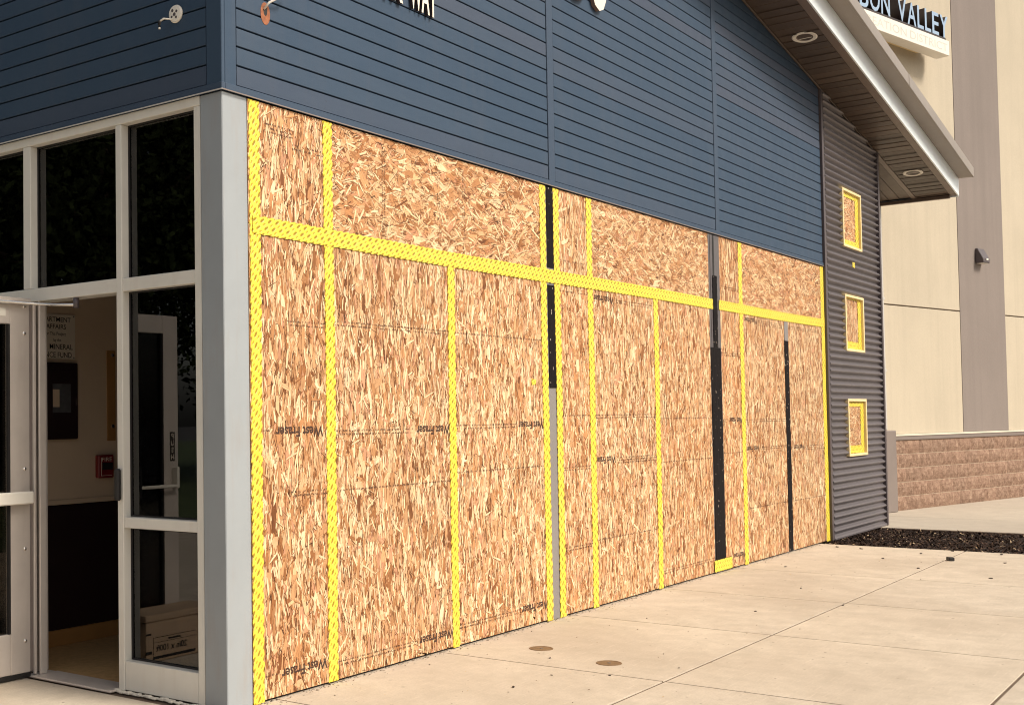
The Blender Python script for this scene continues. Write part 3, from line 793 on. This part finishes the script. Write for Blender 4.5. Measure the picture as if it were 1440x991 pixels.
# black strips
bt = 'black tape over the posts'
strip(3.200, 3.300, 1.588, 2.300, -.0045, 'narrow black tape strip on the narrow post below the yellow crossband', 'black_tape', group=bt, name='black_tape', wob=.0006, cat='tape')
strip(3.205, 3.297, 2.42, 2.985, -.0045, 'narrow black tape strip on the narrow post above the yellow crossband', 'black_tape', group=bt, name='black_tape', wob=.0006, cat='tape')
strip(6.122, 6.352, .05, 1.98, -.0092, 'broad black tape strip covering the lower part of the broad post', 'black_tape', group=bt, name='black_tape', wob=.0015, cat='tape')
strip(6.190, 6.290, 1.981, 2.62, -.0096, 'black tape strip narrowing up the middle of the broad post', 'black_tape', group=bt, name='black_tape', wob=.002, cat='tape')
strip(8.060, 8.185, .012, 2.12, -.0062, 'thin black tape strip down the joint between two boards near the corrugated steel', 'black_tape', group=bt, name='black_tape', wob=.0015, cat='tape')
strip(8.068, 8.178, 2.121, ZT-.05, -.0062, 'short grey tape piece above the thin black strip, under the yellow crossband', 'mid_post', group=None, name='grey_tape', wob=.001, cat='tape')

# small boarded windows in the corrugated steel
wl = ['topmost', 'middle', 'lowest']
for i, (z0, z1) in enumerate(WIN):
    o = osb(WX0+.023, WX1-.023, z0+.019, z1-.019, 'small OSB board in the %s little window of the corrugated steel' % wl[i], i == 1, yb=-.0006, yf=-.012, seed=31+i, group='small boards in the little windows', size=1.0)
    e = empty('yellow_tape', 'yellow tape lining the edges of the %s little window' % wl[i], 'tape', (0, 0, 0), 0, 'yellow tape lining the little windows')
    for nm, a in (('side_strip', (WX1-.155, WX1-.026, z0+.02, z1-.02, True)), ('bottom_strip', (WX0+.026, WX1-.157, z0+.02, z0+.105, False)) if i else ('bottom_strip', (WX0+.026, WX1-.157, z0+.02, z0+.085, False)), ('top_strip', (WX0+.026, WX1-.157, z1-(.075 if i != 1 else .035), z1-.02, False))):
        s = strip(a[0], a[1], a[2], a[3], -.0155, None, vertical=a[4], seed=40+i, name=nm, cat=None, group=None); s.parent = e

# ------------------------------------------------------------------ things on the siding
def letter(parent, ch, x, z, wid, hgt, y0, depth, mat_face, mat_side, bold=.02):
    me, co = text_mesh(ch, extrude=.5, bold=bold)
    lo, hi = co.min(0), co.max(0)
    q = np.stack([x+(co[:, 0]-lo[0])/(hi[0]-lo[0])*wid, y0-(co[:, 2]+.5)*depth, z+(co[:, 1]-lo[1])/(hi[1]-lo[1])*hgt], 1)
    put_text(me, co, lambda _: q)
    me.materials.clear(); me.materials.append(M[mat_side]); me.materials.append(M[mat_face])
    me.update()
    for p in me.polygons:
        p.material_index = 1 if abs(p.normal.y) > .9 else 0
    return link('letter', me, None, parent)
e = empty('wall_lettering', 'raised ivory capital letters on the blue siding under the first lights, ending in WAY', 'lettering', (0, 0, 0))
for ch, x, w in (('P', .985, .075), ('A', 1.075, .085), ('R', 1.175, .080), ('K', 1.365, .095), ('W', 1.555, .125), ('A', 1.675, .085), ('Y', 1.755, .085)):
    x = x+.09 if ch in 'PRK' or x == 1.075 else x
    if ch == 'K': x = 1.390
    letter(e, ch, x, 3.800, w, .225, -.012, .022, 'ivory_letter', 'dark_return')
e = empty('wall_numerals', 'large raised ivory numerals high on the blue siding of the middle bay', 'lettering', (0, 0, 0))
for ch, x in (('5', 3.575), ('0', 3.885)): letter(e, ch, x, 4.412, .255, .42, -.012, .030, 'ivory_letter', 'soffit_trim', .035)

e = empty('light_mount', 'round ivory junction plate with a dangling wire on the entrance-side siding', 'light mount', (-.0085, .300, 3.428)); e.scale = (1, .76, .76)
mt = Matrix.Rotation(R(-90), 4, 'Y')
MB().lathe([(.0001, 0.0), (.058, 0), (.060, .006), (.054, .014), (.030, .016), (.0001, .016)][1:], mt, 30).build('plate', M['white'], e)
for (dy, dz, rr) in ((.018, .022, .011), (-.02, .012, .010), (.0, -.005, .013), (-.016, -.026, .009), (.024, -.018, .008)):
    MB().lathe([(rr, .0155), (rr*.9, .0172), (.0001, .0175)], Matrix.Translation((0, dy, dz)) @ mt, 12).build('knockout', M['bronze'], e)
MB().tube([(-.014, .02, -.035), (-.05, .05, -.035), (-.06, .075, -.05)], .006, 8).build('stub', M['white'], e)
MB().tube([(-.06, .075, -.045), (-.058, .085, -.07), (-.058, .083, -.088)], .009, 8).build('wire', M['black'], e)
MB().tube([(-.058, .083, -.088), (-.058, .083, -.100)], .006, 8).build('wire_nut', M['white'], e)
e = empty('cable_hole', 'bare rust-ringed hole with a loose pale cable on the blue siding by the corner', 'cable hole', (.312, -.0085, 3.445))
MB().lathe([(.050, 0), (.049, .0012), (.0001, .0014)], Matrix.Rotation(R(90), 4, 'X') @ Matrix.Diagonal((.72, 1.15, 1, 1)), 26).build('rust_ring', M['rust'], e)
MB().lathe([(.020, .0014), (.0001, .0022)], Matrix.Translation((0, 0, .012)) @ Matrix.Rotation(R(90), 4, 'X') @ Matrix.Diagonal((.7, 1.2, 1, 1)), 16).build('hole', M['black'], e)
MB().tube([(-.012, -.002, .02), (-.002, -.03, .05), (.05, -.05, .085), (.10, -.055, .10), (.13, -.05, .13)], .006, 8).build('cable', M['white'], e)

# ------------------------------------------------------------------ things in the doorway
e = empty('plaque', 'pale wall plaque with dark capitals seen through the open doorway', 'plaque', (0, 0, 0))
pb('panel', (.30, 2.050, 1.792), (.764, 2.0610, 2.075), 'plaque', e, .003)
def flat(parent, txt, xr, z, hgt, wid, y, mat='ink', right=True, bold=.008):
    me, co = text_mesh(txt, bold=bold); lo, hi = co.min(0), co.max(0)
    put_text(me, co, lambda c: np.stack([xr-wid+(c[:, 0]-lo[0])/(hi[0]-lo[0])*wid, np.full(len(c), y), z+c[:, 1]*hgt/.72], 1)); return link('print', me, M[mat], parent)
for txt, xr, z, h, w in (('DEPARTMENT', .728, 2.026, .030, .275), ('AFFAIRS', .690, 1.981, .030, .155), ('For This Project', .688, 1.940, .022, .165), ('by the', .652, 1.902, .019, .06), ('MINERAL', .742, 1.853, .034, .180), ('ASSISTANCE FUND', .734, 1.802, .034, .36)):
    flat(e, txt, xr, z, h, w, 2.0492)
for x, z in ((.752, 2.064), (.752, 1.803)):
    MB().lathe([(.005, 0), (.0001, .004)], Matrix.Translation((x, 2.05, z)) @ Matrix.Rotation(R(90), 4, 'X'), 8).build('pin', M['bronze'], e)
e = empty('notice_case', 'dark framed notice case hanging under the plaque inside the doorway', 'notice case', (0, 0, 0))
pb('case', (.36, 2.020, 1.288), (.762, 2.0535, 1.768), 'wainscot', e, .006)
pb('picture', (.56, 2.0175, 1.455), (.700, 2.0198, 1.635), 'picture', e, 0)
pb('label', (.56, 2.0160, 1.490), (.61, 2.0173, 1.600), 'int_wall', e, 0)
pb('latch', (.742, 2.0165, 1.50), (.746, 2.0198, 1.54), 'steel', e, 0)
e = empty('fire_alarm', 'red FIRE pull station on the beige wall inside the doorway', 'fire alarm', (0, 0, 0))
pb('box', (.926, 2.022, 1.032), (1.055, 2.0615, 1.180), 'red', e, .006)
pb('handle', (.952, 2.014, 1.085), (1.040, 2.0215, 1.130), 'ink', e, .003)
flat(e, 'FIRE', 1.036, 1.140, .026, .085, 2.0210, 'plaque')
pb('line', (.945, 2.0200, 1.046), (1.036, 2.0212, 1.049), 'plaque', e, 0)
pb('line', (.945, 2.0200, 1.049), (.948, 2.0212, 1.165), 'plaque', e, 0)
e = empty('cardboard_box', 'long cardboard box printed 20in x 100ft standing at the foot of the open door', 'box', (0, 0, 0))
pb('carton', (-1.02, 1.187, .002), (-.447, 1.43, .235), 'card', e, .004)
pb('lid', (-1.028, 1.180, .236), (-.440, 1.437, .275), 'card', e, .004)
mb = MB()
for a, b in (((-.84, 1.1855, .140), (-.50, 1.1866, .143)), ((-.84, 1.1855, .018), (-.50, 1.1866, .034)), ((-.503, 1.1853, .0345), (-.500, 1.1864, .1395)), ((-.84, 1.1855, .112), (-.504, 1.1866, .114)), ((-.490, 1.1855, .05), (-.440, 1.1866, .068)), ((-.485, 1.1855, .16), (-.445, 1.1866, .170)), ((-.72, 1.1855, .120), (-.62, 1.1866, .130))): mb.box(a, b)
mb.build('printed_lines', M['ink'], e)
flat(e, '20in x 100ft', -.520, .062, .036, .25, 1.1850, 'ink', bold=.02)

# ------------------------------------------------------------------ beige building on the right
P0 = Vector((13.807, .476, 0)); ang = math.atan2(-.23377, .97229)
BC = empty('beige_building', 'tall beige stucco building with a taupe pilaster and brown block base', 'building', P0, ang)
# local frame: x along the wall, -y out of the wall
def cb(name, a, b, mat, bev=.004): return pb(name, a, b, mat, BC, bev)
JZ = 2.905; TOP = 12.0
cb('wall_core', (-1.2, .02, 0), (14, .6, TOP), 'stucco_joint', 0)
cb('stucco_panel', (-.85, 0, 1.075), (2.235, .021, JZ-.009), 'stucco'); cb('stucco_panel', (-.85, 0, JZ+.009), (2.235, .021, TOP), 'stucco')
cb('stucco_panel', (3.765, 0, 1.075), (13, .021, JZ-.009), 'stucco'); cb('stucco_panel', (3.765, 0, JZ+.009), (13, .021, TOP), 'stucco')
cb('stucco_panel', (-4.5, 0, 5.75), (-.851, .3, TOP), 'stucco')
cb('pilaster', (2.238, -.006, 1.075), (3.762, .021, TOP), 'stucco_taupe')
cb('cap_flashing', (.0, -.055, 1.048), (13, .01, 1.074), 'cap', .003)
cb('cap_course', (.0, -.045, .992), (13, .01, 1.0475), 'taupe', .003)
cb('mortar', (.0, -.0225, .0), (13, .019, .9915), 'mortar', 0)
# split-face blocks
def block_mesh(w, h, seed):
    rg = random.Random(seed); bm = bmesh.new(); nx, nz = 6, 3
    gr = [[bm.verts.new((w*i/nx, -(.004 if i in (0, nx) or k in (0, nz) else .008+rg.random()*.022), h*k/nz)) for i in range(nx+1)] for k in range(nz+1)]
    for k in range(nz):
        for i in range(nx): bm.faces.new((gr[k][i], gr[k][i+1], gr[k+1][i+1], gr[k+1][i]))
    bk = [bm.verts.new(p) for p in ((0, .03, 0), (w, .03, 0), (w, .03, h), (0, .03, h))]
    bm.faces.new([gr[0][i] for i in range(nx, -1, -1)]+[bk[0], bk[1]])
    bm.faces.new([gr[nz][i] for i in range(nx+1)]+[bk[2], bk[3]])
    bm.faces.new([gr[k][0] for k in range(nz+1)]+[bk[3], bk[0]]); bm.faces.new([gr[k][nx] for k in range(nz, -1, -1)]+[bk[1], bk[2]])
    me = bpy.data.meshes.new('block'); bm.to_mesh(me); bm.free(); me.materials.append(M['block']); return me
BLK = [block_mesh(.3975, .190, 50+i) for i in range(7)]; HBK = [block_mesh(.1975, .190, 80+i) for i in range(3)]
for c in range(5):
    x = .006
    if c % 2: 
        b = link('block', HBK[c % 3], None, BC); b.location = (x, -.022, c*.1982+.0045); x += .2
    while x < 11.5:
        b = link('block', random.choice(BLK), None, BC); b.location = (x, -.022, c*.1982+.0045); x += .4
# downspout on the left end with a taupe boot
cb('downspout', (-.36, -.09, 1.14), (-.185, -.001, 7.5), 'pipe', .01)
cb('downspout_strap', (-.375, -.095, 2.95), (-.17, -.0015, 2.985), 'pipe', .003)
cb('downspout_strap', (-.375, -.095, 1.95), (-.17, -.0015, 1.985), 'pipe', .003)
cb('downspout_boot', (-.40, -.12, .0), (-.012, -.001, 1.135), 'taupe', .012)
# wall lamp on the pilaster
def cpt(x, y, z): 
    v = Matrix.Rotation(ang, 3, 'Z') @ Vector((x, y, z)); return v+P0
WL = empty('wall_lamp', 'dark wedge-shaped wall lamp on the taupe pilaster of the beige building', 'wall lamp', cpt(2.88, -.007, 3.72), ang); WL.scale = (.72, .52, .92)
MB().prism([(-.14, 0, -.05), (-.14, 0, .20), (-.14, -.08, .20), (-.14, -.24, .02), (-.14, -.24, -.05)], (.30, 0, 0), .012).build('housing', M['bronze'], WL)
MB().box((-.12, -.21, -.058), (.14, -.03, -.0505)).build('lens', M['white'], WL)
MB().box((-.03, -.262, -.005), (.06, -.2405, .022)).build('label_plate', M['white'], WL)
# sign
SG = empty('shop_sign', 'raised pale blue letter sign over a white lettered box high on the beige wall', 'sign', cpt(0, 0, 0), ang)
def sb(name, a, b, mat, bev=.004): return pb(name, a, b, mat, SG, bev)
sb('white_box', (-4.0, -.335, 6.595), (1.435, -.14, 6.815), 'white')
sb('backing', (-4.0, -.139, 6.66), (1.12, -.001, 6.76), 'cream_trim')
sb('rail', (-4.0, -.325, 6.8155), (1.36, -.15, 6.852), 'dark_return')
xr = 1.475
for ch, w in zip('CARBON VALLEY'[::-1], (.26, .215, .20, .20, .265, .255, .16, .255, .285, .25, .25, .27, .26)):
    if ch != ' ': 
        q = letter(SG, ch, xr-w, 6.8525, w-.02, .325, -.17, .145, 'blue_face', 'dark_return', .012)
    xr -= w+.018
for txt, xa, wd in (('RECREATION', -1.38, 1.56), ('DISTRICT', .28, 1.10)):
    me, co = text_mesh(txt); lo, hi = co.min(0), co.max(0)
    put_text(me, co, lambda c: np.stack([xa+(c[:, 0]-lo[0])/(hi[0]-lo[0])*wd, np.full(len(c), -.3365), 6.645+c[:, 1]*.12/.72], 1)); link('print', me, M['pale_text'], SG)
# small dark bracket above the roof edge
b = MB().box((-.05, -.1, 0), (.12, .0, .22), .01).build('conduit_box', M['bronze']); b.location = cpt(.95, -.002, 5.25); b.rotation_euler = (0, 0, ang)
tag(b, 'small dark box on the beige wall just above the roof edge', 'electrical box')

# ------------------------------------------------------------------ small things on the pavement
for (x, y, lab) in ((2.25, -.435, 'brown round cover in the pavement, the one nearer the boards'), (2.085, -.958, 'brown round cover in the pavement, the one farther from the boards')):
    e = empty('ground_cover', lab, 'drain cover', (x, y, 0), 0, 'round covers in the pavement')
    MB().lathe([(.072, .0005), (.071, .003), (.064, .0035), (.0635, .002), (.0001, .0024)], Matrix.Identity(4), 32).build('lid', M['disc'], e)
    MB().lathe([(.011, .0026), (.010, .0042), (.0001, .0045)], Matrix.Identity(4), 10).build('bolt', M['bronze'], e)
b = MB().box((-.05, -.035, 0), (.05, .035, .045), .006).build('black_block', M['rubber']); b.location = (8.15, -1.455, .001); b.rotation_euler = (0, 0, .6); b.scale = (.72, .72, .72)
tag(b, 'small black block lying on the pavement in front of the bark bed', 'block')
def flake_mesh(seed):
    rg = random.Random(seed); bm = bmesh.new(); n = 7
    top = [bm.verts.new((math.cos(k*2*math.pi/n)*.02*(.7+rg.random()*.6), math.sin(k*2*math.pi/n)*.009*(.6+rg.random()*.8), .004+rg.random()*.006)) for k in range(n)]
    bot = [bm.verts.new((v.co.x*.8, v.co.y*.8, 0)) for v in top]
    bm.faces.new(top); bm.faces.new(bot[::-1])
    for k in range(n): bm.faces.new((top[k], bot[k], bot[(k+1) % n], top[(k+1) % n]))
    me = bpy.data.meshes.new('bark_flake'); bm.to_mesh(me); bm.free(); me.materials.append(M['soil']); return me
FL = [flake_mesh(i) for i in range(5)]
spots = [(2.021, -.618, .5), (1.785, -1.106, .45), (1.248, -.831, .7), (1.62, -.85, .4), (2.5, -1.1, .35), (4.3, -1.0, .5), (5.6, -.9, .6), (7.4, -1.35, .8), (8.0, -.9, .8), (8.6, -1.1, 1), (8.75, -.5, 1), (8.4, -2.2, .8), (7.0, -2.0, .8), (8.9, -1.75, 1.2), (8.8, -.25, 1.1), (3.6, -.5, .4), (6.3, -2.5, .8), (9.0, -1.3, 1.2), (8.2, -1.9, .9), (4.9, -1.42, .6), (6.9, -.35, .7)]
for i, (x, y, s) in enumerate(spots):
    o = link('bark_flake', FL[i % 5]); o.location = (x, y, .001); o.rotation_euler = (0, 0, i*1.7); o.scale = (s, s, s)
    if x > 7: tag(o, 'dark bark flake on the pale pavement in front of the bark bed', 'bark flake', 'bark flakes scattered near the bark bed')
    else: tag(o, 'dark crumb on the pale pavement in front of the boarded wall', 'crumb', 'dark crumbs scattered near the boarded wall')

def grit():
    N = 1500; rg = np.random.default_rng(5)
    cx = rg.uniform(.2, 9.3, N); cy = -.006-rg.exponential(.022, N); far = rg.random(N) < .12; cy = np.where(far, -rg.uniform(0, 1.6, N), cy)
    L = rg.uniform(.0015, .007, N); Wd = L*rg.uniform(.3, .8, N); a = rg.uniform(0, np.pi, N)
    px = np.array([-1, -.4, 1, .5]); py = np.array([-.6, 1, .7, -1])
    lx = L[:, None]*px; ly = Wd[:, None]*py
    X = cx[:, None]+lx*np.cos(a)[:, None]-ly*np.sin(a)[:, None]; Y = cy[:, None]+lx*np.sin(a)[:, None]+ly*np.cos(a)[:, None]
    Z = .0012+rg.uniform(0, .004, (N, 4))
    pal = np.array([(.05, .03, .02), (.16, .10, .06), (.55, .40, .22), (.02, .014, .01)])
    me = rows_mesh(np.stack([X, Y, Z], 2), 4, pal[rg.choice(4, N, p=[.3, .3, .22, .18])], name='grit')
    o = link('grit', me, M['mulch']); tag(o, 'sawdust and grit along the foot of the boarded wall', 'grit', kind='stuff')
grit()
# ------------------------------------------------------------------ trees across the lot (seen in the glass)
def tree(x, y, h, rad, seed, label):
    rg = np.random.default_rng(seed); rr = random.Random(seed)
    e = empty('leafy_tree', label, 'tree', (x, y, -.1), 0, 'trees mirrored in the entrance glass')
    mb = MB(); mb.tube([(0, 0, 0), (.05, .02, h*.25), (-.05, .05, h*.55), (.02, 0, h*.85)], .26, 9, .07)
    tips = []
    for k in range(9):
        a = k*2.4; z = h*(.28+.06*k); L = rad*(.9-.05*k)
        tip = (math.cos(a)*L, math.sin(a)*L, z+L*.45); tips.append(tip)
        mb.tube([(0, 0, z), (math.cos(a)*L*.5, math.sin(a)*L*.5, z+L*.3), tip], .09, 6, .02)
    mb.build('trunk', M['bark'], e)
    cl = []
    for k in range(60):
        v = rg.normal(0, 1, 3); v /= np.linalg.norm(v); q = v*rg.random()**.4
        cl.append((q[0]*rad, q[1]*rad, h*.60+q[2]*h*.40))
    cl = np.array(cl+[t for t in tips]); N = 36000
    c = cl[rg.integers(0, len(cl), N)]+rg.normal(0, rad*.17, (N, 3)); c[:, 2] = np.maximum(c[:, 2], 1.6)
    a = rg.normal(0, 1, (N, 3)); a /= np.linalg.norm(a, axis=1)[:, None]; b = np.cross(a, rg.normal(0, 1, (N, 3))); b /= np.linalg.norm(b, axis=1)[:, None]
    s = rg.uniform(.05, .13, N)[:, None]
    P = np.stack([c-a*s, c-b*s*.55, c+a*s, c+b*s*.55], 1)
    link('crown', rows_mesh(P, 4, name='crown'), M['leaf'], e)
for i, (x, y, h, rad, lab) in enumerate(((-11.5, 14.5, 11.5, 4.8, 'broad leafy tree on the lawn nearest the entrance'), (-13.5, 18.0, 12, 5.0, 'tall leafy tree in the middle of the row across the lawn'), (-10.0, 22.0, 12.5, 5.0, 'full leafy tree close behind the nearest one'), (-18.5, 15.0, 12, 5.0, 'leafy tree farthest from the building across the lawn'), (-17, 25.5, 13, 5.5, 'large leafy tree at the back of the lawn'))):
    tree(x, y, h, rad, 90+i, lab)
